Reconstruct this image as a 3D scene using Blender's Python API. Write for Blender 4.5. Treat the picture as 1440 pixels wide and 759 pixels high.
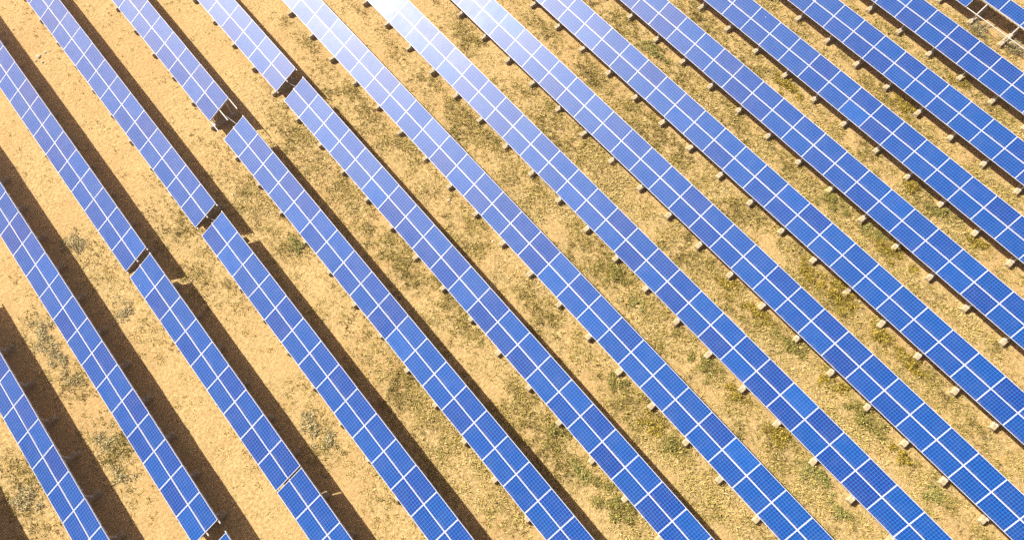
import bpy, math, random
import numpy as np
from mathutils import Matrix, Vector

SC = bpy.context.scene
COL = SC.collection
for _o in list(SC.objects):
    bpy.data.objects.remove(_o)
random.seed(7)
RNG = np.random.default_rng(11)

# ---------------------------------------------------------------- camera
cd = bpy.data.cameras.new('camera')
cam = bpy.data.objects.new('camera', cd)
COL.objects.link(cam)
cd.sensor_width = 36.0
cd.lens = 24.666
cd.clip_start = 0.5
cd.clip_end = 2000
_r = Vector((0.764257990, -0.644865659, 0.007616204))
_d = Vector((-0.592792866, -0.707097243, -0.385499815))
_f = Vector((0.253980989, 0.290106482, -0.922676480))
LIFT = 0.88                                  # low edge of the tables above the ground
_m = Matrix(((_r.x, -_d.x, -_f.x, -15.332),
             (_r.y, -_d.y, -_f.y, 0.0),
             (_r.z, -_d.z, -_f.z, 36.794 + LIFT),
             (0, 0, 0, 1)))
cam.matrix_world = _m
SC.camera = cam

# ---------------------------------------------------------------- sky, sun, exposure
SUN = Vector((-0.385, 1.10, 1.0)).normalized()
w = bpy.data.worlds.new('World')
SC.world = w
w.use_nodes = True
wn = w.node_tree.nodes
sky = wn.new('ShaderNodeTexSky')
sky.sky_type = 'NISHITA'
sky.sun_disc = False
sky.sun_elevation = math.asin(SUN.z)
sky.sun_rotation = math.atan2(SUN.x, SUN.y) % (2 * math.pi)
sky.air_density = 0.6
sky.dust_density = 2.0
sky.ozone_density = 0.6
w.node_tree.links.new(sky.outputs[0], wn['Background'].inputs[0])
wn['Background'].inputs[1].default_value = 0.05
sl = bpy.data.lights.new('sun', 'SUN')
sl.energy = 5.0
sl.angle = math.radians(0.5)
sl.color = (1.0, 0.95, 0.86)
so = bpy.data.objects.new('sun', sl)
COL.objects.link(so)
so.rotation_euler = SUN.to_track_quat('Z', 'Y').to_euler()
SC.view_settings.view_transform = 'Standard'
SC.view_settings.look = 'None'
SC.view_settings.gamma = 1.0
SC.view_settings.use_curve_mapping = False
SC.view_settings.exposure = 1.42
SC.render.filter_size = 0.9
SC.cycles.use_denoising = False
SC.cycles.use_adaptive_sampling = False


# ---------------------------------------------------------------- materials
class NT:
    def __init__(self, name):
        self.m = bpy.data.materials.new(name)
        self.m.use_nodes = True
        self.t = self.m.node_tree
        self.b = self.t.nodes['Principled BSDF']

    def n(self, kind, **kw):
        nd = self.t.nodes.new(kind)
        for k, v in kw.items():
            setattr(nd, k, v)
        return nd

    def l(self, a, b):
        self.t.links.new(a, b)

    def math(self, op, a, b=None, clamp=False):
        nd = self.n('ShaderNodeMath', operation=op, use_clamp=clamp)
        for i, v in enumerate((a, b)):
            if v is None:
                continue
            if isinstance(v, (int, float)):
                nd.inputs[i].default_value = v
            else:
                self.l(v, nd.inputs[i])
        return nd.outputs[0]

    def mix(self, fac, a, b):
        nd = self.n('ShaderNodeMix', data_type='RGBA')
        for sock, v in ((nd.inputs[0], fac), (nd.inputs[6], a), (nd.inputs[7], b)):
            if isinstance(v, (int, float)):
                sock.default_value = v
            elif isinstance(v, tuple):
                sock.default_value = (*v, 1)
            else:
                self.l(v, sock)
        return nd.outputs[2]

    def ramp(self, fac, *stops):
        nd = self.n('ShaderNodeValToRGB')
        e = nd.color_ramp.elements
        while len(e) < len(stops):
            e.new(0.5)
        for i, (p, c) in enumerate(stops):
            e[i].position = p
            e[i].color = (*c, 1) if isinstance(c, tuple) else (c, c, c, 1)
        self.l(fac, nd.inputs[0])
        return nd.outputs[0]

    def noise(self, vec, scale, detail=6, rough=0.6, dist=0.0):
        nd = self.n('ShaderNodeTexNoise')
        nd.inputs['Scale'].default_value = scale
        nd.inputs['Detail'].default_value = detail
        nd.inputs['Roughness'].default_value = rough
        nd.inputs['Distortion'].default_value = dist
        if vec is not None:
            self.l(vec, nd.inputs['Vector'])
        return nd.outputs['Fac']


def metal(name, col, rough, metallic=0.0):
    k = NT(name)
    co = k.n('ShaderNodeTexCoord').outputs['Object']
    nz = k.noise(co, 3.0, 4)
    k.l(k.mix(nz, tuple(c * 0.86 for c in col), col), k.b.inputs['Base Color'])
    k.b.inputs['Roughness'].default_value = rough
    k.b.inputs['Metallic'].default_value = metallic
    return k.m


M_FRAME = metal('anodised_aluminium', (0.58, 0.59, 0.61), 0.42)
M_GALV = metal('galvanised_steel', (0.52, 0.50, 0.47), 0.5)
M_DARK = metal('dark_bolt', (0.05, 0.05, 0.05), 0.5)
M_BACK = metal('grey_backsheet', (0.30, 0.30, 0.30), 0.7)

MOD_L, MOD_W = 1.658, 0.969          # one module: along the row, up the slope
PITCH, SLOPE = 1.67, 0.98117         # joint spacing along the row, up the slope
TILT = math.radians(27.174)


def cell_material():
    k = NT('polycrystalline_cells')
    co = k.n('ShaderNodeTexCoord').outputs['Object']
    sep = k.n('ShaderNodeSeparateXYZ')
    k.l(co, sep.inputs[0])
    cx, cy = 0.1535, 0.1595           # cell pitch up the slope and along the row

    def line(v, pitch, half):
        # distance to the nearest cell border
        a = k.math('DIVIDE', v, pitch)
        fr = k.math('FRACT', k.math('ADD', a, 100.0))
        dd = k.math('ABSOLUTE', k.math('SUBTRACT', fr, 0.5))      # 0.5 at the border
        return k.math('GREATER_THAN', dd, 0.5 - half / pitch)
    lx = line(sep.outputs[0], cx, 0.0078)
    ly = line(sep.outputs[1], cy, 0.0078)
    grid = k.math('MAXIMUM', lx, ly)
    # two thin busbars in each cell, running up the slope
    oi = k.n('ShaderNodeObjectInfo')
    rnd = oi.outputs['Random']
    # crystal grain: a tone per cell and per flake
    wn_ = k.n('ShaderNodeTexVoronoi')
    wn_.inputs['Scale'].default_value = 45
    loc = k.n('ShaderNodeVectorMath', operation='ADD')
    k.l(co, loc.inputs[0]); k.l(oi.outputs['Location'], loc.inputs[1])
    k.l(loc.outputs[0], wn_.inputs['Vector'])
    fl = k.n('ShaderNodeSeparateColor')
    k.l(wn_.outputs['Color'], fl.inputs[0])
    base = k.ramp(rnd, (0.0, (0.0003, 0.036, 0.21)), (0.28, (0.0003, 0.050, 0.255)), (0.5, (0.0003, 0.038, 0.225)),
                  (0.72, (0.002, 0.027, 0.205)), (0.86, (0.005, 0.022, 0.18)), (1.0, (0.0003, 0.066, 0.31)))
    cell_noise = k.noise(loc.outputs[0], 5.0, 2)
    var = k.math('ADD', k.math('MULTIPLY', fl.outputs[0], 0.30), k.math('MULTIPLY', cell_noise, 0.55))
    base = k.mix(k.math('MULTIPLY', var, 0.75), base, (0.0003, 0.015, 0.10))
    col = k.mix(k.math('MULTIPLY', grid, 0.9), base, (0.006, 0.175, 0.54))
    # faint dust film, heavier in places
    dust = k.noise(loc.outputs[0], 1.3, 5)
    dm = k.ramp(dust, (0.45, 0.0), (0.85, 0.03))
    col = k.mix(dm, col, (0.42, 0.36, 0.28))
    # dirt washed down to the lower lip of each module, uneven along it
    low = k.math('DIVIDE', k.math('ADD', sep.outputs[0], MOD_W / 2 - 0.02), 0.16, clamp=True)
    wash = k.math('MULTIPLY', k.math('SUBTRACT', 1.0, low, clamp=True), k.ramp(k.noise(loc.outputs[0], 3.0, 4), (0.40, 0.0), (0.70, 0.22)))
    col = k.mix(wash, col, (0.36, 0.30, 0.22))
    # a few bird droppings
    dv = k.n('ShaderNodeTexVoronoi')
    dv.inputs['Scale'].default_value = 1.1
    k.l(loc.outputs[0], dv.inputs['Vector'])
    dc = k.n('ShaderNodeSeparateColor')
    k.l(dv.outputs['Color'], dc.inputs[0])
    drop = k.math('MULTIPLY', k.math('LESS_THAN', dv.outputs['Distance'], 0.026), k.math('GREATER_THAN', dc.outputs[0], 0.90))
    col = k.mix(drop, col, (0.62, 0.62, 0.58))
    k.l(col, k.b.inputs['Base Color'])
    rg = k.ramp(dust, (0.3, 0.40), (0.8, 0.48))
    k.l(rg, k.b.inputs['Roughness'])
    k.b.inputs['IOR'].default_value = 1.5
    return k.m


M_CELL = cell_material()


def concrete_material():
    k = NT('cast_concrete')
    co = k.n('ShaderNodeTexCoord').outputs['Object']
    oi = k.n('ShaderNodeObjectInfo')
    v = k.n('ShaderNodeVectorMath', operation='ADD')
    k.l(co, v.inputs[0]); k.l(oi.outputs['Location'], v.inputs[1])
    n1 = k.noise(v.outputs[0], 4.0, 8, 0.65)
    n2 = k.noise(v.outputs[0], 30.0, 4, 0.7)
    c = k.ramp(n1, (0.25, (0.22, 0.17, 0.09)), (0.5, (0.37, 0.30, 0.175)), (0.8, (0.46, 0.39, 0.245)))
    c = k.mix(k.ramp(n2, (0.55, 0.0), (0.75, 0.35)), c, (0.26, 0.22, 0.16))
    k.l(c, k.b.inputs['Base Color'])
    k.b.inputs['Roughness'].default_value = 0.9
    bp = k.n('ShaderNodeBump')
    bp.inputs['Strength'].default_value = 0.4
    bp.inputs['Distance'].default_value = 0.02
    k.l(n2, bp.inputs['Height'])
    k.l(bp.outputs[0], k.b.inputs['Normal'])
    return k.m


M_CONC = concrete_material()


def ground_material():
    k = NT('sandy_soil')
    co = k.n('ShaderNodeTexCoord').outputs['Object']
    big = k.noise(co, 0.16, 5, 0.6)
    mid = k.noise(co, 0.9, 7, 0.65, 0.4)
    fine = k.noise(co, 6.0, 8, 0.72)
    grit = k.noise(co, 28.0, 4, 0.8)
    sand = k.ramp(fine, (0.34, (0.27, 0.165, 0.062)), (0.5, (0.44, 0.305, 0.125)), (0.64, (0.57, 0.43, 0.20)))
    red = k.mix(k.ramp(mid, (0.40, 0.0), (0.58, 0.35)), sand, (0.52, 0.375, 0.17))
    red = k.mix(k.ramp(big, (0.42, 0.0), (0.62, 0.5)), red, (0.43, 0.265, 0.11))
    # litter of dry leaf and stem lying on the sand
    att = k.n('ShaderNodeAttribute', attribute_name='growth')
    lit = k.math('MULTIPLY', att.outputs['Fac'], k.ramp(mid, (0.34, 0.1), (0.56, 1.0)))
    lcol = k.ramp(fine, (0.37, (0.13, 0.09, 0.035)), (0.5, (0.32, 0.24, 0.092)), (0.60, (0.52, 0.40, 0.18)))
    col = k.mix(k.math('MULTIPLY', lit, 0.85), red, lcol)
    spk = k.ramp(grit, (0.62, 0.0), (0.74, 0.6))
    col = k.mix(spk, col, (0.56, 0.43, 0.25))
    drk = k.ramp(k.noise(co, 11.0, 6, 0.75), (0.30, 0.6), (0.40, 0.0))
    col = k.mix(drk, col, (0.10, 0.060, 0.024))
    k.l(col, k.b.inputs['Base Color'])
    k.b.inputs['Roughness'].default_value = 0.95
    k.b.inputs['Specular IOR Level'].default_value = 0.15
    h = k.math('ADD', k.math('MULTIPLY', fine, 1.0), k.math('MULTIPLY', grit, 0.45))
    bp = k.n('ShaderNodeBump')
    bp.inputs['Strength'].default_value = 0.75
    bp.inputs['Distance'].default_value = 0.10
    k.l(h, bp.inputs['Height'])
    k.l(bp.outputs[0], k.b.inputs['Normal'])
    return k.m


def blade_material(name, *stops):
    k = NT(name)
    g = k.n('ShaderNodeNewGeometry')
    c = k.ramp(g.outputs['Random Per Island'], *stops)
    k.l(c, k.b.inputs['Base Color'])
    k.b.inputs['Roughness'].default_value = 0.75
    k.b.inputs['Specular IOR Level'].default_value = 0.2
    return k.m


STRAW = ((0.08, (0.62, 0.49, 0.25)), (0.30, (0.52, 0.40, 0.15)), (0.50, (0.42, 0.33, 0.095)),
         (0.66, (0.32, 0.255, 0.062)), (0.80, (0.20, 0.16, 0.038)), (0.93, (0.075, 0.05, 0.018)))




def straw_material():
    k = NT('dry_grass_blades')
    g = k.n('ShaderNodeNewGeometry')
    tone = k.n('ShaderNodeAttribute', attribute_name='tone').outputs['Fac']
    f = k.math('ADD', k.math('MULTIPLY', tone, 0.62), k.math('MULTIPLY', g.outputs['Random Per Island'], 0.38))
    k.l(k.ramp(f, *STRAW), k.b.inputs['Base Color'])
    k.b.inputs['Roughness'].default_value = 0.75
    k.b.inputs['Specular IOR Level'].default_value = 0.2
    return k.m


M_STRAW = straw_material()
SHRUB_M = {
    'gold': blade_material('golden_leaves', (0.0, (0.50, 0.37, 0.045)), (0.35, (0.33, 0.25, 0.03)), (0.6, (0.16, 0.115, 0.018)), (0.8, (0.09, 0.07, 0.012)), (1.0, (0.46, 0.37, 0.07))),
    'olive': blade_material('olive_leaves', (0.0, (0.310, 0.256, 0.054)), (0.4, (0.202, 0.186, 0.039)), (0.7, (0.116, 0.109, 0.028)), (1.0, (0.465, 0.388, 0.109))),
    'green': blade_material('green_leaves', (0.0, (0.31, 0.29, 0.060)), (0.35, (0.21, 0.21, 0.045)), (0.6, (0.40, 0.34, 0.13)), (0.8, (0.12, 0.12, 0.03)), (1.0, (0.36, 0.32, 0.08))),
    'lime': blade_material('lime_leaves', (0.0, (0.620, 0.620, 0.046)), (0.5, (0.620, 0.620, 0.031)), (1.0, (0.434, 0.465, 0.031))),
    'grey': blade_material('grey_leaves', (0.0, (0.47, 0.40, 0.20)), (0.4, (0.37, 0.31, 0.145)), (0.7, (0.24, 0.205, 0.10)), (1.0, (0.50, 0.41, 0.19))),
    'dry': blade_material('bare_twigs', (0.0, (0.527, 0.434, 0.232)), (0.5, (0.341, 0.279, 0.139)), (1.0, (0.217, 0.202, 0.093))),
}


# ---------------------------------------------------------------- mesh helpers
def mesh_np(name, v, faces, mats, mi=None, smooth=False):
    """v: (n,3); faces: (m,k) all of one size, or list of lists"""
    me = bpy.data.meshes.new(name)
    v = np.asarray(v, dtype=np.float32)
    if isinstance(faces, np.ndarray):
        m, kk = faces.shape
        me.vertices.add(len(v)); me.vertices.foreach_set('co', v.ravel())
        me.loops.add(m * kk); me.loops.foreach_set('vertex_index', faces.astype(np.int32).ravel())
        me.polygons.add(m)
        me.polygons.foreach_set('loop_start', np.arange(0, m * kk, kk, dtype=np.int32))
        me.polygons.foreach_set('loop_total', np.full(m, kk, dtype=np.int32))
        me.update(calc_edges=True)
    else:
        me.from_pydata([tuple(map(float, p)) for p in v], [], faces)
        me.update()
    for m_ in mats:
        me.materials.append(m_)
    if mi is not None:
        me.polygons.foreach_set('material_index', np.asarray(mi, dtype=np.int32))
    if smooth:
        me.polygons.foreach_set('use_smooth', np.ones(len(me.polygons), dtype=bool))
    me.validate()
    return me


def obj(name, me, parent=None):
    o = bpy.data.objects.new(name, me)
    COL.objects.link(o)
    if parent:
        o.parent = parent
    return o


def tag(o, label, cat, group=None, kind=None):
    if label: o['label'] = label
    if cat: o['category'] = cat
    if group: o['group'] = group
    if kind: o['kind'] = kind
    return o


class Boxes:
    """collects chamfer-free boxes in any frame"""
    def __init__(self):
        self.v, self.f, self.m = [], [], []

    def box(self, x0, x1, y0, y1, z0, z1, mi=0, xf=None):
        b = len(self.v)
        for z in (z0, z1):
            for (x, y) in ((x0, y0), (x1, y0), (x1, y1), (x0, y1)):
                p = Vector((x, y, z))
                self.v.append(xf @ p if xf else p)
        for q in ((3, 2, 1, 0), (4, 5, 6, 7), (0, 1, 5, 4), (1, 2, 6, 5), (2, 3, 7, 6), (3, 0, 4, 7)):
            self.f.append([b + i for i in q]); self.m.append(mi)
        return self

    def mesh(self, name, mats):
        return mesh_np(name, self.v, self.f, mats, self.m)


# ---------------------------------------------------------------- ground
ROW_X = [-30.848, -26.442, -22.011, -17.581, -13.178, -8.774, -4.387, 0.0, 4.391, 8.781, 13.169, 17.553, 21.951, 26.34, 30.802]


def vnoise(x, y, s, seed):
    """smooth value noise in numpy"""
    g = np.random.default_rng(seed).random((256, 256))
    x = x * s + 37.7; y = y * s + 91.3
    xi = np.floor(x).astype(int); yi = np.floor(y).astype(int)
    fx = x - xi; fy = y - yi
    fx = fx * fx * (3 - 2 * fx); fy = fy * fy * (3 - 2 * fy)
    a = g[xi % 256, yi % 256]; b = g[(xi + 1) % 256, yi % 256]
    c = g[xi % 256, (yi + 1) % 256]; d = g[(xi + 1) % 256, (yi + 1) % 256]
    return (a * (1 - fx) + b * fx) * (1 - fy) + (c * (1 - fx) + d * fx) * fy


def fbm(x, y, s, seed, o=4):
    t = 0; amp = 1; tot = 0
    for i in range(o):
        t = t + amp * vnoise(x, y, s * 2 ** i, seed + i); tot += amp; amp *= 0.55
    return t / tot


# where the plants thrive: (x, y, radius, strength)
PATCH = [(-19, 24.5, 2.4, .55), (-14.0, 24, 3.4, .6), (-9.0, 28.0, 2.2, .7), (-8.8, 24.0, 3, .7), (-4.6, 22.5, 2.0, .5),
         (-2.0, 20.0, 3.8, .75), (-7.0, 15, 4, .75), (-7, 10, 4, .75), (.3, 15, 5, .8), (.7, 9, 5, .8), (5.5, 15, 5, .65),
         (7, 8.5, 5, .8), (-1.1, 3.5, 5, .8), (-3, -4, 4, .7), (-5.5, 0.5, 4, .8), (-14, 10.5, 2.6, .45), (-15.0, 6.5, 3, .5),
         (-10, 6, 4, .8), (-6.5, -3.5, 4, .75), (10.5, 2, 5, .8), (17.6, 1, 5, .7), (18, 14, 4, .6), (23.5, 9, 4, .6),
         (2.4, 27, 3, .45), (-1, -6, 4, .7), (4, -8, 4, .7), (8.5, -5, 4, .55), (28, 4, 5, .6), (-23.8, 28, 2.0, .4),
         (-27.5, 24.3, 2.0, .45), (-27.7, 17.5, 1.8, .4), (-32, 18.4, 1.8, .5), (-23.3, 23, 1.5, .35), (-18.8, 11, 2.0, .35),
         (13, 18, 5, .65), (12, 10, 5, .65), (31.3, 4, 3, .7), (-13.8, 17, 2.0, .3), (22, 4, 4, .6), (4.4, 1, 4, .7)]


def growth(x, y):
    g = 0.05 + 0.42 / (1 + np.exp(-(x + 9.5) / 2.2)) / (1 + np.exp((y - 27) / 2.5)) / (1 + np.exp((x * .6 - y - 14) / 3.0))
    for (px, py, r, s) in PATCH:
        g = np.maximum(g, 1.7 * s * np.exp(-((x - px) ** 2 + (y - py) ** 2) / (r * r) * 0.45))
    # weeds crowd the low edge beside the blocks, where the tables drip
    u = (x - ROW_X[0]) % 4.396
    u = np.where(u > 2.6, u - 4.396, u)
    yb = ((y / 1.67 - 0.55 + 0.75) % 1.5 - 0.75) * 1.67
    drip = np.exp(-((u + 0.45) / 0.5) ** 2) * (0.35 + 0.65 * np.exp(-((yb + 0.25) / 0.55) ** 2))
    g = g + 0.75 * drip * np.clip((x + 11) / 6, 0, 1) * np.clip(2.2 * (fbm(x, y, 0.4, 63, 2) - 0.25), 0, 1)
    n = fbm(x, y, 0.55, 5, 4)
    g = g * np.clip(0.55 + 2.6 * (n - 0.36), 0.15, 1.5)
    # little grows beneath the tables
    u = (x - ROW_X[0]) % 4.396
    under = np.clip((u + 0.0) / 0.5, 0, 1) * np.clip((2.3 - u) / 0.5, 0, 1)
    bare = np.exp(-((u - 2.6) / 0.35) ** 2) * 0.4
    return np.clip(g * (1 - 0.88 * under) * (1 - bare), 0, 1)


def relief(x, y):
    return (fbm(x, y, 0.35, 21, 3) - 0.5) * 0.10 + (fbm(x, y, 2.2, 31, 3) - 0.5) * 0.05


def build_ground():
    xs = np.concatenate([[-400, -200, -110, -70, -52], np.arange(-46, 48.01, 0.22), [54, 72, 110, 200, 400]])
    ys = np.concatenate([[-400, -200, -110, -60, -36], np.arange(-26, 62.01, 0.22), [68, 85, 120, 200, 400]])
    gx, gy = np.meshgrid(xs, ys, indexing='ij')
    z = relief(gx, gy)
    v = np.stack([gx, gy, z], -1).reshape(-1, 3)
    nx, ny = len(xs), len(ys)
    i = np.arange(nx * ny).reshape(nx, ny)
    f = np.stack([i[:-1, :-1], i[1:, :-1], i[1:, 1:], i[:-1, 1:]], -1).reshape(-1, 4)
    me = mesh_np('ground', v, f, [ground_material()], smooth=True)
    a = me.attributes.new('growth', 'FLOAT', 'POINT')
    a.data.foreach_set('value', growth(gx, gy).astype(np.float32).ravel())
    o = obj('ground', me)
    tag(o, 'sandy ground with dry litter and pebbles between the rows', 'ground', kind='structure')


build_ground()


# ---------------------------------------------------------------- added scattering volume, imitates lens flare
def build_flare_veil():
    b = Boxes().box(-420, 420, -420, 420, -1.3, 40.0)
    m = bpy.data.materials.new('flare_veil')
    m.use_nodes = True
    t = m.node_tree
    t.nodes.remove(t.nodes['Principled BSDF'])
    pv = t.nodes.new('ShaderNodeVolumePrincipled')  # added to lift the shadows with a warm glow, not real dust
    pv.inputs['Density'].default_value = 0.0027
    pv.inputs['Anisotropy'].default_value = 0.7
    pv.inputs['Color'].default_value = (1.0, 0.60, 0.44, 1)
    t.links.new(pv.outputs[0], t.nodes['Material Output'].inputs['Volume'])
    tag(obj('veil', b.mesh('veil', [m])), 'added warm flare haze in the air over the field', 'veil', kind='stuff')


build_flare_veil()


# ---------------------------------------------------------------- solar tables
def tilt_mat():
    # local x up the slope, local y along the row, local z out of the glass
    return Matrix.Rotation(-TILT, 4, 'Y')


TM = tilt_mat()
LIP = 0.021


def make_module_meshes():
    hl, hw = MOD_L / 2, MOD_W / 2
    g = Boxes().box(-hw + LIP, hw - LIP, -hl + LIP, hl - LIP, -0.012, -0.004, 0)
    gm = g.mesh('panel', [M_CELL, M_BACK])
    for p in gm.polygons:
        if p.normal.z < -0.5:
            p.material_index = 1
    f = Boxes()
    f.box(-hw, -hw + LIP, -hl, hl, -0.042, 0.0)
    f.box(hw - LIP, hw, -hl, hl, -0.042, 0.0)
    f.box(-hw + LIP, hw - LIP, -hl, -hl + LIP, -0.042, 0.0)
    f.box(-hw + LIP, hw - LIP, hl - LIP, hl, -0.042, 0.0)
    fm = f.mesh('frame', [M_FRAME])
    jb = Boxes().box(hw - 0.22, hw - 0.10, -0.06, 0.06, -0.034, -0.0125).mesh('junction_box', [M_DARK])
    return gm, fm, jb


PANEL_ME, FRAME_ME, JBOX_ME = make_module_meshes()


def block_mesh():
    # long cast ballast bar with chamfered top edges and bevelled ends
    prof = [(-0.175, 0.0), (0.175, 0.0), (0.175, 0.17), (0.105, 0.27), (-0.105, 0.27), (-0.175, 0.17)]
    stations = [(-0.14, 0.82), (-0.09, 1.0), (1.80, 1.0), (1.85, 0.82)]
    v, f = [], []
    for (x, s) in stations:
        for (y, z) in prof:
            v.append((x, y * s, -0.12 if z == 0 else z * (0.5 + 0.5 * s)))
    n = len(prof)
    for k in range(len(stations) - 1):
        for j in range(n):
            a, b = k * n + j, k * n + (j + 1) % n
            f.append([a, a + n, b + n, b])
    f.append(list(range(n)))
    f.append([3 * n + j for j in range(n - 1, -1, -1)])
    me = mesh_np('concrete_block', v, f, [M_CONC])
    return me


BLOCK_ME = block_mesh()
RAFTER_ME = Boxes().box(0.02, 1.94, -0.03, 0.03, -0.165, -0.100, 0, TM).mesh('rafter', [M_GALV])
# lift of the slope line above the ground at a horizontal distance x
_zs = lambda x: LIFT + x * math.tan(TILT)
FPOST_ME = Boxes().box(0.20, 0.26, -0.034, 0.034, 0.25, _zs(0.23) - 0.15).box(0.14, 0.32, -0.08, 0.08, 0.267, 0.282).mesh('front_post', [M_GALV])
RPOST_ME = Boxes().box(1.42, 1.48, -0.034, 0.034, 0.25, _zs(1.45) - 0.15).box(1.36, 1.54, -0.08, 0.08, 0.267, 0.282).mesh('rear_post', [M_GALV])
GRP = 'rows of tilted solar tables across the sandy field'
PUR_S = (0.045, SLOPE, 2 * SLOPE - 0.040)


def purlin_mesh(s, y0, y1, ticks):
    """a rail along the row, with dark clamp bolts along its outer side"""
    b = Boxes()
    b.box(s - 0.026, s + 0.026, y0, y1, -0.097, -0.0445, 0, TM)
    for y in ticks:
        b.box(s + 0.0265, s + 0.044, y - 0.022, y + 0.022, -0.09, -0.040, 1, TM)
    return b.mesh('purlin', [M_GALV, M_DARK])


def table(row_x, y_hi, n, label, blocks_phase=0.55, missing=(), ext_lo=0.06, ext_hi=0.06, cable=0, cat='solar table'):
    """y_hi: joint coordinate (in module pitches) of the far end; n columns running toward -y"""
    y1, y0 = y_hi * PITCH, (y_hi - n) * PITCH
    yc = (y0 + y1) / 2
    root = bpy.data.objects.new('solar_table', None)
    COL.objects.link(root)
    root.location = (row_x, yc, 0)
    root.empty_display_size = 0.3
    tag(root, label, cat, GRP)
    base = Matrix.Translation((0, 0, LIFT)) @ TM
    for c in range(n):
        for r in range(2):
            if (r, c) in missing:
                continue
            yy = y1 - (c + 0.5) * PITCH - yc
            # small setting-out errors, as in any built row
            jit = Matrix.Translation((random.gauss(0, .002), random.gauss(0, .0015), 0)) @ Matrix.Rotation(random.gauss(0, .009), 4, 'Y') @ Matrix.Rotation(random.gauss(0, .005), 4, 'X')
            o = obj('panel', PANEL_ME, root)
            o.matrix_basis = base @ Matrix.Translation(((r + 0.5) * SLOPE, yy, 0)) @ jit
            obj('frame', FRAME_ME, o)
            obj('junction_box', JBOX_ME, o)
    ticks = [y1 - yc - q * PITCH / 2 for q in range(1, 2 * n)]
    for i, s in enumerate(PUR_S):
        lo = y0 - yc - ext_lo * PITCH
        hi = y1 - yc + ext_hi * PITCH
        p = obj('purlin', purlin_mesh(s, lo, hi, ticks if i == 2 else []), root)
        p.location = (0, 0, LIFT)
    if cable:
        # slack lead looping across the gap to the next table
        pts = [Vector((SLOPE * math.cos(TILT) + 0.05 * q, y0 - yc + 0.05 - q / 8 * cable * PITCH, LIFT + SLOPE * math.sin(TILT) - 0.09 - 0.16 * math.sin(math.pi * q / 8))) for q in range(9)]
        vv, ff = [], []
        for p in pts:
            for a in range(5):
                vv.append(p + Vector((math.cos(a * 1.2566) * .011, 0, math.sin(a * 1.2566) * .011)))
        for q in range(8):
            for a in range(5):
                ff.append([q * 5 + a, q * 5 + (a + 1) % 5, q * 5 + 5 + (a + 1) % 5, q * 5 + 5 + a])
        obj('cable', mesh_np('cable', vv, ff, [M_GALV]), root)
    k0 = math.ceil((y_hi - n - ext_lo - 0.02 - blocks_phase) / 1.5)
    k = k0
    while k * 1.5 + blocks_phase < y_hi + ext_hi - 0.02:
        yb = (k * 1.5 + blocks_phase) * PITCH - yc
        b = obj('concrete_block', BLOCK_ME, root)
        b.location = (random.gauss(0, .03), yb + random.gauss(0, .025), -abs(random.gauss(0, .03)))
        b.rotation_euler = (0, 0, random.gauss(0, .025))
        r_ = obj('rafter', RAFTER_ME, root); r_.location = (0, yb, LIFT)
        a = obj('front_post', FPOST_ME, root); a.location = (0, yb, 0)
        a = obj('rear_post', RPOST_ME, root); a.location = (0, yb, 0)
        k += 1
    return root


# the rows, from the lower left corner of the photograph to its upper right
table(-35.25, 14.3, 9, 'outermost table left of all others, its shadow darkening the lower left corner')
table(ROW_X[0], 18.26, 14, 'short visible row of blue panels across the lower left corner, blocks behind it')
table(ROW_X[1], 24.26, 18, 'second row from lower left corner, ending in bare rail stubs near the bottom edge', ext_lo=0.13, blocks_phase=.66)
table(ROW_X[1], 5.81, 4, 'table whose corner just shows at the bottom edge past the second row', blocks_phase=.6)
table(ROW_X[2], 30.27, 15, 'pale table above the open gap at left, its rail tips ending over a concrete block', ext_lo=0.10, blocks_phase=.67, cable=.40)
table(ROW_X[2], 14.99, 9, 'nine column table between an open gap and a narrow dark slit', blocks_phase=.62)
table(ROW_X[2], 5.93, 6, 'table running off the bottom edge below the narrow dark slit', blocks_phase=.6)
table(ROW_X[3], 32.22, 17, 'hazy table at upper left ending at the middle one of the wide gaps', ext_lo=0.10, blocks_phase=.71, cable=.55)
table(ROW_X[3], 14.80, 17, 'long blue table from the middle wide gap down to the bottom edge')
table(ROW_X[4], 29.73, 11, 'washed out table with three long bare rails sticking out of its lower end', ext_lo=0.59, blocks_phase=.78, cable=1.15)
table(ROW_X[4], 17.70, 22, 'long blue table starting below the three bare rails')
table(ROW_X[5], 27.27, 9, 'whitest table at top, right of the long bare rails, ending at a narrow gap', ext_lo=0.08, blocks_phase=.66, cable=.65)
table(ROW_X[5], 17.74, 24, 'long blue table below the rightmost gap, left of all unbroken rows')
table(ROW_X[6], 25.21, 36, 'first unbroken row of blue panels right of the rows with gaps')
table(ROW_X[7], 23.19, 37, 'second unbroken row right of the rows with gaps, through the middle of the field')
table(ROW_X[8], 21.17, 37, 'third unbroken row right of the gaps, reaching the lower right corner')
table(ROW_X[9], 19.03, 34, 'fourth unbroken row right of the gaps, next above the lower right corner row', blocks_phase=.53)
table(ROW_X[10], 16.54, 30, 'fifth unbroken row right of the gaps, lime green bush at its low edge', blocks_phase=.52)
table(ROW_X[11], 14.01, 25, 'third unbroken row counted from the row with missing panels', blocks_phase=.52)
table(ROW_X[12], 12.97, 22, 'second unbroken row counted from the row with missing panels', blocks_phase=.53)
table(ROW_X[13], 9.45, 17, 'unbroken row right beside the row with missing panels', blocks_phase=.49)
table(ROW_X[14], 7.91, 13, 'table in the upper right corner with lower panels missing and bare rails showing', blocks_phase=.41,
      missing=[(0, c) for c in range(4, 13)])
table(35.22, 6.3, 9, 'table beyond the row with missing panels, only its shade at the corner', blocks_phase=.5)


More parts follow.
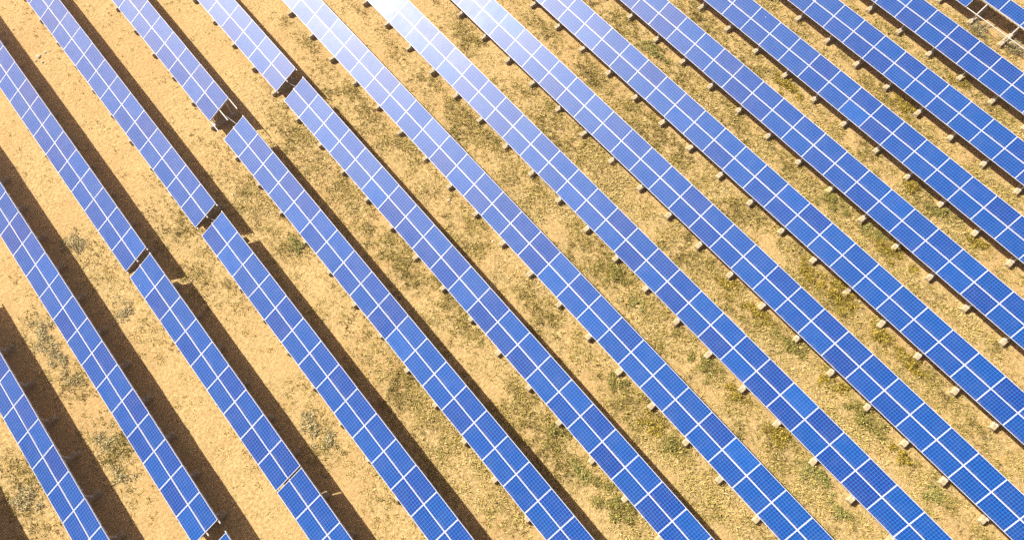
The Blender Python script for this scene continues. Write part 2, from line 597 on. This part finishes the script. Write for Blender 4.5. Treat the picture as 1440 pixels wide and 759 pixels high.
# ---------------------------------------------------------------- dry grass, pebbles
def in_view(x, y, pad=5.0):
    # the quadrilateral of ground that the photograph covers, padded
    q = [(-19.0, 49.9), (35.6, 4.5), (5.3, -16.0), (-33.9, 17.1)]
    ok = np.ones_like(x, dtype=bool)
    for i in range(4):
        (ax, ay), (bx, by) = q[i], q[(i + 1) % 4]
        dx, dy = bx - ax, by - ay
        L = math.hypot(dx, dy)
        ok &= ((x - ax) * dy - (y - ay) * dx) / L > -pad
    return ok


def blades(cx, cy, cz, ln, spread, width, rng):
    """one bent two-segment blade per entry: root at c, leaning outward"""
    n = len(cx)
    az = rng.random(n) * 2 * np.pi
    lean = spread * (0.25 + 0.75 * rng.random(n))
    dx, dy = np.cos(az) * np.sin(lean), np.sin(az) * np.sin(lean)
    dz = np.cos(lean)
    px, py = -np.sin(az + rng.normal(0, .7, n)), np.cos(az + rng.normal(0, .7, n))
    w2 = width / 2
    v = np.empty((n, 5, 3), dtype=np.float32)
    mx, my, mz = cx + dx * ln * .55, cy + dy * ln * .55, cz + dz * ln * .6
    tx, ty, tz = cx + dx * ln * 1.05, cy + dy * ln * 1.05, cz + dz * ln * .85
    v[:, 0] = np.stack([cx - px * w2, cy - py * w2, cz], 1)
    v[:, 1] = np.stack([cx + px * w2, cy + py * w2, cz], 1)
    v[:, 2] = np.stack([mx - px * w2 * .9, my - py * w2 * .9, mz], 1)
    v[:, 3] = np.stack([mx + px * w2 * .9, my + py * w2 * .9, mz], 1)
    v[:, 4] = np.stack([tx, ty, tz], 1)
    b = (np.arange(n) * 5)[:, None]
    f = np.concatenate([b + [0, 1, 3], b + [0, 3, 2], b + [2, 3, 4]], 1).reshape(-1, 3)
    return v.reshape(-1, 3), f


def build_grass():
    N = 560000
    x = RNG.uniform(-41, 42, N); y = RNG.uniform(-22, 56, N)
    keep = in_view(x, y)
    x, y = x[keep], y[keep]
    g = growth(x, y)
    clump = fbm(x, y, 1.6, 77, 3)
    p = g * np.clip(0.4 + 2.6 * (clump - 0.36), 0.08, 1.5)
    keep = RNG.random(len(x)) < p * 0.85
    x, y, g = x[keep], y[keep], g[keep]
    k = 10
    n = len(x)
    size = RNG.uniform(0.06, 0.20, n) * (0.7 + 0.6 * g)
    cx = np.repeat(x, k) + RNG.normal(0, .06, n * k)
    cy = np.repeat(y, k) + RNG.normal(0, .06, n * k)
    ln = np.repeat(size, k) * RNG.uniform(.5, 1.25, n * k)
    cz = relief(cx, cy) - 0.01
    v, f = blades(cx, cy, cz, ln, 1.4, RNG.uniform(.016, .040, n * k), RNG)
    tone = np.clip(0.56 + 1.5 * (fbm(x, y, 0.45, 91, 3) - 0.5) + RNG.normal(0, .20, n), 0, 1)
    me = mesh_np('dry_grass', v, f, [M_STRAW])
    at = me.attributes.new('tone', 'FLOAT', 'POINT')
    at.data.foreach_set('value', np.repeat(tone, k * 5).astype(np.float32))
    tag(obj('dry_grass', me), 'dry straw coloured grass and weeds on the sand between the rows', 'grass', kind='stuff')
    print('grass tufts', n)


build_grass()


def stone_mesh(name, r, seed, mat):
    import bmesh
    rg = random.Random(seed)
    bm = bmesh.new()
    bmesh.ops.create_icosphere(bm, subdivisions=2, radius=1.0)
    ph = [rg.uniform(0, 6) for _ in range(6)]
    for v in bm.verts:
        c = v.co
        s = 1 + .18 * math.sin(3 * c.x + ph[0]) + .15 * math.sin(4 * c.y + ph[1]) + .1 * math.sin(7 * c.z + ph[2]) + rg.uniform(-.07, .07)
        v.co = Vector((c.x * s * r, c.y * s * r * .75, c.z * s * r * .5))
    me = bpy.data.meshes.new(name)
    bm.to_mesh(me); bm.free()
    me.materials.append(mat)
    return me


def stone_material():
    k = NT('pale_stone')
    co = k.n('ShaderNodeTexCoord').outputs['Object']
    c = k.ramp(k.noise(co, 9.0, 6), (0.3, (0.42, 0.34, 0.22)), (0.6, (0.62, 0.54, 0.40)))
    k.l(c, k.b.inputs['Base Color'])
    k.b.inputs['Roughness'].default_value = 0.9
    return k.m


M_STONE = stone_material()
M_PEB = blade_material('pebbles', (0.0, (0.50, 0.37, 0.20)), (0.4, (0.36, 0.24, 0.11)), (0.7, (0.20, 0.125, 0.06)), (1.0, (0.62, 0.52, 0.36)))


def build_pebbles():
    N = 26000
    x = RNG.uniform(-40, 40, N); y = RNG.uniform(-20, 54, N)
    keep = in_view(x, y, 1.5)
    x, y = x[keep], y[keep]
    keep = RNG.random(len(x)) < np.clip(1.5 * fbm(x, y, .5, 55, 3) - .25, .12, 1)
    x, y = x[keep], y[keep]
    n = len(x)
    r = 0.012 + 0.030 * RNG.random(n) ** 3
    z = relief(x, y)
    o8 = np.array([(1, 0, 0), (0, 1, 0), (-1, 0, 0), (0, -1, 0), (0, 0, .75), (0, 0, -.6)])
    v = o8[None] * r[:, None, None] * RNG.uniform(.7, 1.3, (n, 6, 1))
    a = RNG.random(n) * 6.28
    ca, sa = np.cos(a)[:, None], np.sin(a)[:, None]
    vx = v[..., 0] * ca - v[..., 1] * sa + x[:, None]
    vy = v[..., 0] * sa + v[..., 1] * ca + y[:, None]
    vz = v[..., 2] + z[:, None] + r[:, None] * .2
    b = (np.arange(n) * 6)[:, None]
    f = np.concatenate([b + t for t in ([0, 1, 4], [1, 2, 4], [2, 3, 4], [3, 0, 4], [1, 0, 5], [2, 1, 5], [3, 2, 5], [0, 3, 5])], 1).reshape(-1, 3)
    me = mesh_np('pebbles', np.stack([vx, vy, vz], -1).reshape(-1, 3), f, [M_PEB])
    tag(obj('pebbles', me), 'small pale and brown pebbles scattered over the sand', 'pebbles', kind='stuff')


build_pebbles()


# ---------------------------------------------------------------- shrubs
def shrub_mesh(name, kind, r, h, seed):
    rg = np.random.default_rng(seed)
    n = int(1000 * (r / 0.7) ** 1.6) + 150
    if kind == 'dry':
        n = n // 3
    if kind == 'grey':
        n = n // 2
    # many small mounds of unequal size, strung loosely along the row, make an uneven low patch
    k = int(9 + 10 * r + rg.integers(0, 5))
    lx = rg.normal(0, r * .34, k); ly = rg.normal(0, r * .62, k)
    ls = r * rg.uniform(.10, .36, k)
    lh = h * rg.uniform(.35, 1.0, k) * np.exp(-(lx ** 2 + ly ** 2) / (r * r) * .5)
    wt = ls ** 1.5; wt /= wt.sum()
    w_ = rg.choice(k, n, p=wt)
    d = rg.normal(0, 1, (n, 3)); d /= np.linalg.norm(d, axis=1)[:, None]
    rad = rg.random(n) ** .6 * 1.15
    x = lx[w_] + d[:, 0] * rad * ls[w_]
    y = ly[w_] + d[:, 1] * rad * ls[w_]
    z = np.abs(d[:, 2]) * rad * lh[w_] * 0.8
    # leaf clusters: narrow quads with random facing
    ln = rg.uniform(.04, .10, n); wd = rg.uniform(.016, .042, n)
    nrm = rg.normal(0, .55, (n, 3)); nrm[:, 2] += 1.0; nrm /= np.linalg.norm(nrm, axis=1)[:, None]
    t = np.cross(nrm, rg.normal(0, 1, (n, 3))); t /= np.linalg.norm(t, axis=1)[:, None]
    u = np.cross(nrm, t)
    c = np.stack([x, y, z], 1)
    q = np.stack([c - u * wd[:, None], c + u * wd[:, None] * .8 + t * ln[:, None] * .4, c + t * ln[:, None] * 1.4, c - u * wd[:, None] * .9 + t * ln[:, None] * .5], 1)
    v1 = q.reshape(-1, 3); f1 = np.arange(n * 4).reshape(-1, 4)
    tri1 = np.concatenate([f1[:, [0, 1, 2]], f1[:, [0, 2, 3]]], 0)
    m = int(n * .5) if kind != 'dry' else n * 3
    wb = rg.integers(0, k, m)
    bx = lx[wb] + rg.normal(0, r * .14, m); by = ly[wb] + rg.normal(0, r * .16, m)
    v2, f2 = blades(bx, by, np.zeros(m) - .02, rg.uniform(.3, .9, m) * h, 1.3, rg.uniform(.008, .02, m), rg)
    v = np.concatenate([v1, v2]); f = np.concatenate([tri1, f2 + len(v1)])
    return mesh_np(name, v, f, [SHRUB_M[kind]])


# (kind, x, y, radius, height, label)
SHRUBS = [
    ('lime', 13.23, 3.30, .34, .42, 'bright lime green bush against a concrete block'),
    ('olive', 13.0, 2.75, .75, .40, 'dark olive bush at the foot of the lime green bush'),
    ('gold', 8.44, -1.62, .95, .50, 'largest golden bush in the strip below the lime green bush'),
    ('gold', 8.15, 0.42, .80, .38, 'golden brown bush in the same strip just above the largest golden bush'),
    ('olive', 4.01, -1.62, .85, .42, 'yellow green bush under a concrete block of the lower right corner row'),
    ('gold', 4.02, 0.74, .75, .36, 'brownish golden bush at a block, above the yellow green bush'),
    ('gold', 3.95, 2.91, .70, .34, 'low golden brown weeds two blocks above the yellow green bush'),
    ('olive', -0.50, 0.46, .70, .36, 'olive weeds beside a block right of the image centre'),
    ('gold', -0.30, -1.42, .60, .36, 'olive gold clump at the next block below the olive weeds'),
    ('gold', 4.15, -4.70, .70, .34, 'broad golden weeds beside dark block shadow, low edge of corner row'),
    ('gold', 8.40, -4.66, .75, .42, 'golden bush directly below a concrete block in sandy strip at right'),
    ('gold', 8.25, -6.81, .65, .40, 'golden bush one block further down the sandy strip at right'),
    ('olive', -9.2, 3.35, .65, .36, 'dark olive weeds by a half hidden block near the bottom centre'),
    ('olive', -9.1, -1.40, 1.0, .50, 'largest dark olive bush, near the bottom edge left of a block'),
    ('green', -9.6, 0.87, .60, .30, 'small green weeds above the largest dark olive bush'),
    ('gold', -4.89, 0.26, .60, .34, 'yellow olive weeds in the strip above the bottom centre'),
    ('olive', -4.95, -1.27, .70, .36, 'dark olive weeds right below the yellow olive ones'),
    ('gold', -0.33, -4.41, .70, .40, 'olive gold bush just below a block in the lower right half'),
    ('green', -0.40, -6.93, .80, .42, 'tall tufted green bush two blocks above the bottom edge'),
    ('green', -0.70, -9.03, .55, .30, 'small green clump below the tall tufted green bush'),
    ('olive', 3.90, -7.0, .95, .46, 'dark gold bush hugging a shaded block in the lower right'),
    ('gold', 3.94, -9.41, .60, .32, 'scattered golden weeds below the dark gold bush'),
    ('green', 3.67, -11.84, .60, .34, 'green gold clump near the bottom right corner'),
    ('olive', -0.62, 7.71, .75, .40, 'dull green bush just right of the image centre'),
    ('green', -0.89, 5.53, .35, .25, 'small vivid green tuft below the dull green bush'),
    ('olive', -4.80, 3.15, .60, .36, 'olive gold bush under a block left of the yellow olive weeds'),
    ('green', 12.60, 18.01, .75, .36, 'green weeds beside a block near the top right of centre'),
    ('gold', 17.30, 10.27, .75, .38, 'golden weeds by a block near the top edge at right'),
    ('gold', 17.50, 0.57, .70, .36, 'olive gold bush at a block right of the lime green bush'),
    ('olive', 17.38, -2.17, .75, .42, 'brown olive bush one block below the olive gold one'),
    ('gold', 17.21, -4.50, .70, .38, 'golden bush two blocks below the olive gold one near right edge'),
    ('gold', 12.95, -1.46, 1.0, .46, 'large golden green weed patch down the strip from the lime green bush'),
    ('green', 13.15, 0.0, .60, .32, 'green weeds between the lime green bush and the large weed patch'),
    ('gold', 21.92, 4.26, .85, .34, 'long golden weed patch beside a block at upper right'),
    ('gold', 26.43, 3.21, .65, .32, 'golden green clump beside a block near the row with missing panels'),
    ('dry', 30.90, 5.15, .70, .55, 'grey tangle of bare twigs beside the bare rails'),
    ('dry', 31.3, 2.55, .80, .60, 'pale bare branched shrub at the right edge under the bare rails'),
    ('green', -13.60, 21.17, .65, .34, 'fresh green weeds under the long table below the bare rails'),
    ('grey', -27.5, 25.6, .85, .30, 'grey brush patch at far left beside the second row, topmost of three'),
    ('grey', -27.5, 24.1, .80, .30, 'yellow grey brush in the middle of three patches at far left'),
    ('grey', -27.4, 22.4, .60, .25, 'thin grey brush, lowest of three patches at far left'),
    ('grey', -23.47, 24.09, .75, .28, 'grey brush just beyond a shadow edge left of the nine column table'),
    ('grey', -32.1, 18.3, .90, .34, 'mossy grey bush in the lower left corner beyond the first row'),
    ('grey', -27.65, 17.96, .80, .28, 'grey brush between the first two rows near the bottom left'),
    ('grey', -27.83, 15.94, .60, .26, 'purplish grey brush below it between the first two rows'),
    ('grey', -23.58, 29.49, .90, .30, 'grey brown brush in the sunlit strip left of the open gap'),
    ('grey', -18.90, 12.05, .75, .30, 'dull grey brush in the sand right of the narrow dark slit'),
    ('grey', -18.50, 10.5, .65, .26, 'brown grey brush below the dull grey one right of the slit'),
]
for i, (kd, x, y, r, h, lab) in enumerate(SHRUBS):
    o = obj('shrub', shrub_mesh('shrub', kd, r, h, 300 + i))
    o.location = (x, y, float(relief(np.array([x]), np.array([y]))[0]))
    tag(o, lab, 'shrub', 'wild shrubs growing between the rows')

# ---------------------------------------------------------------- stones worth a name
STONES = [(-19.10, 43.65, .17, 'largest pale stone of the cluster at upper left'), (-19.13, 43.07, .11, 'pale stone at the lower side of the upper left cluster'),
          (-19.44, 43.47, .09, 'pale stone at the left side of the upper left cluster'), (-18.62, 43.71, .10, 'pale stone at the right side of the upper left cluster'),
          (-4.96, 17.79, .11, 'pale stone lying in grass above the image centre'), (-4.67, 13.95, .08, 'small white stone right of the image centre beside a block'),
          (-14.78, 26.52, .09, 'small pale stone on the sand right of the middle wide gap'), (-28.95, 18.43, .10, 'grey stone in the shade behind the lower left row')]
for i, (x, y, r, lab) in enumerate(STONES):
    o = obj('stone', stone_mesh('stone', r, 40 + i, M_STONE))
    o.location = (x, y, float(relief(np.array([x]), np.array([y]))[0]) + r * .15)
    o.rotation_euler = (0, 0, i * 1.3)
    tag(o, lab, 'stone', 'loose pale stones on the sand')
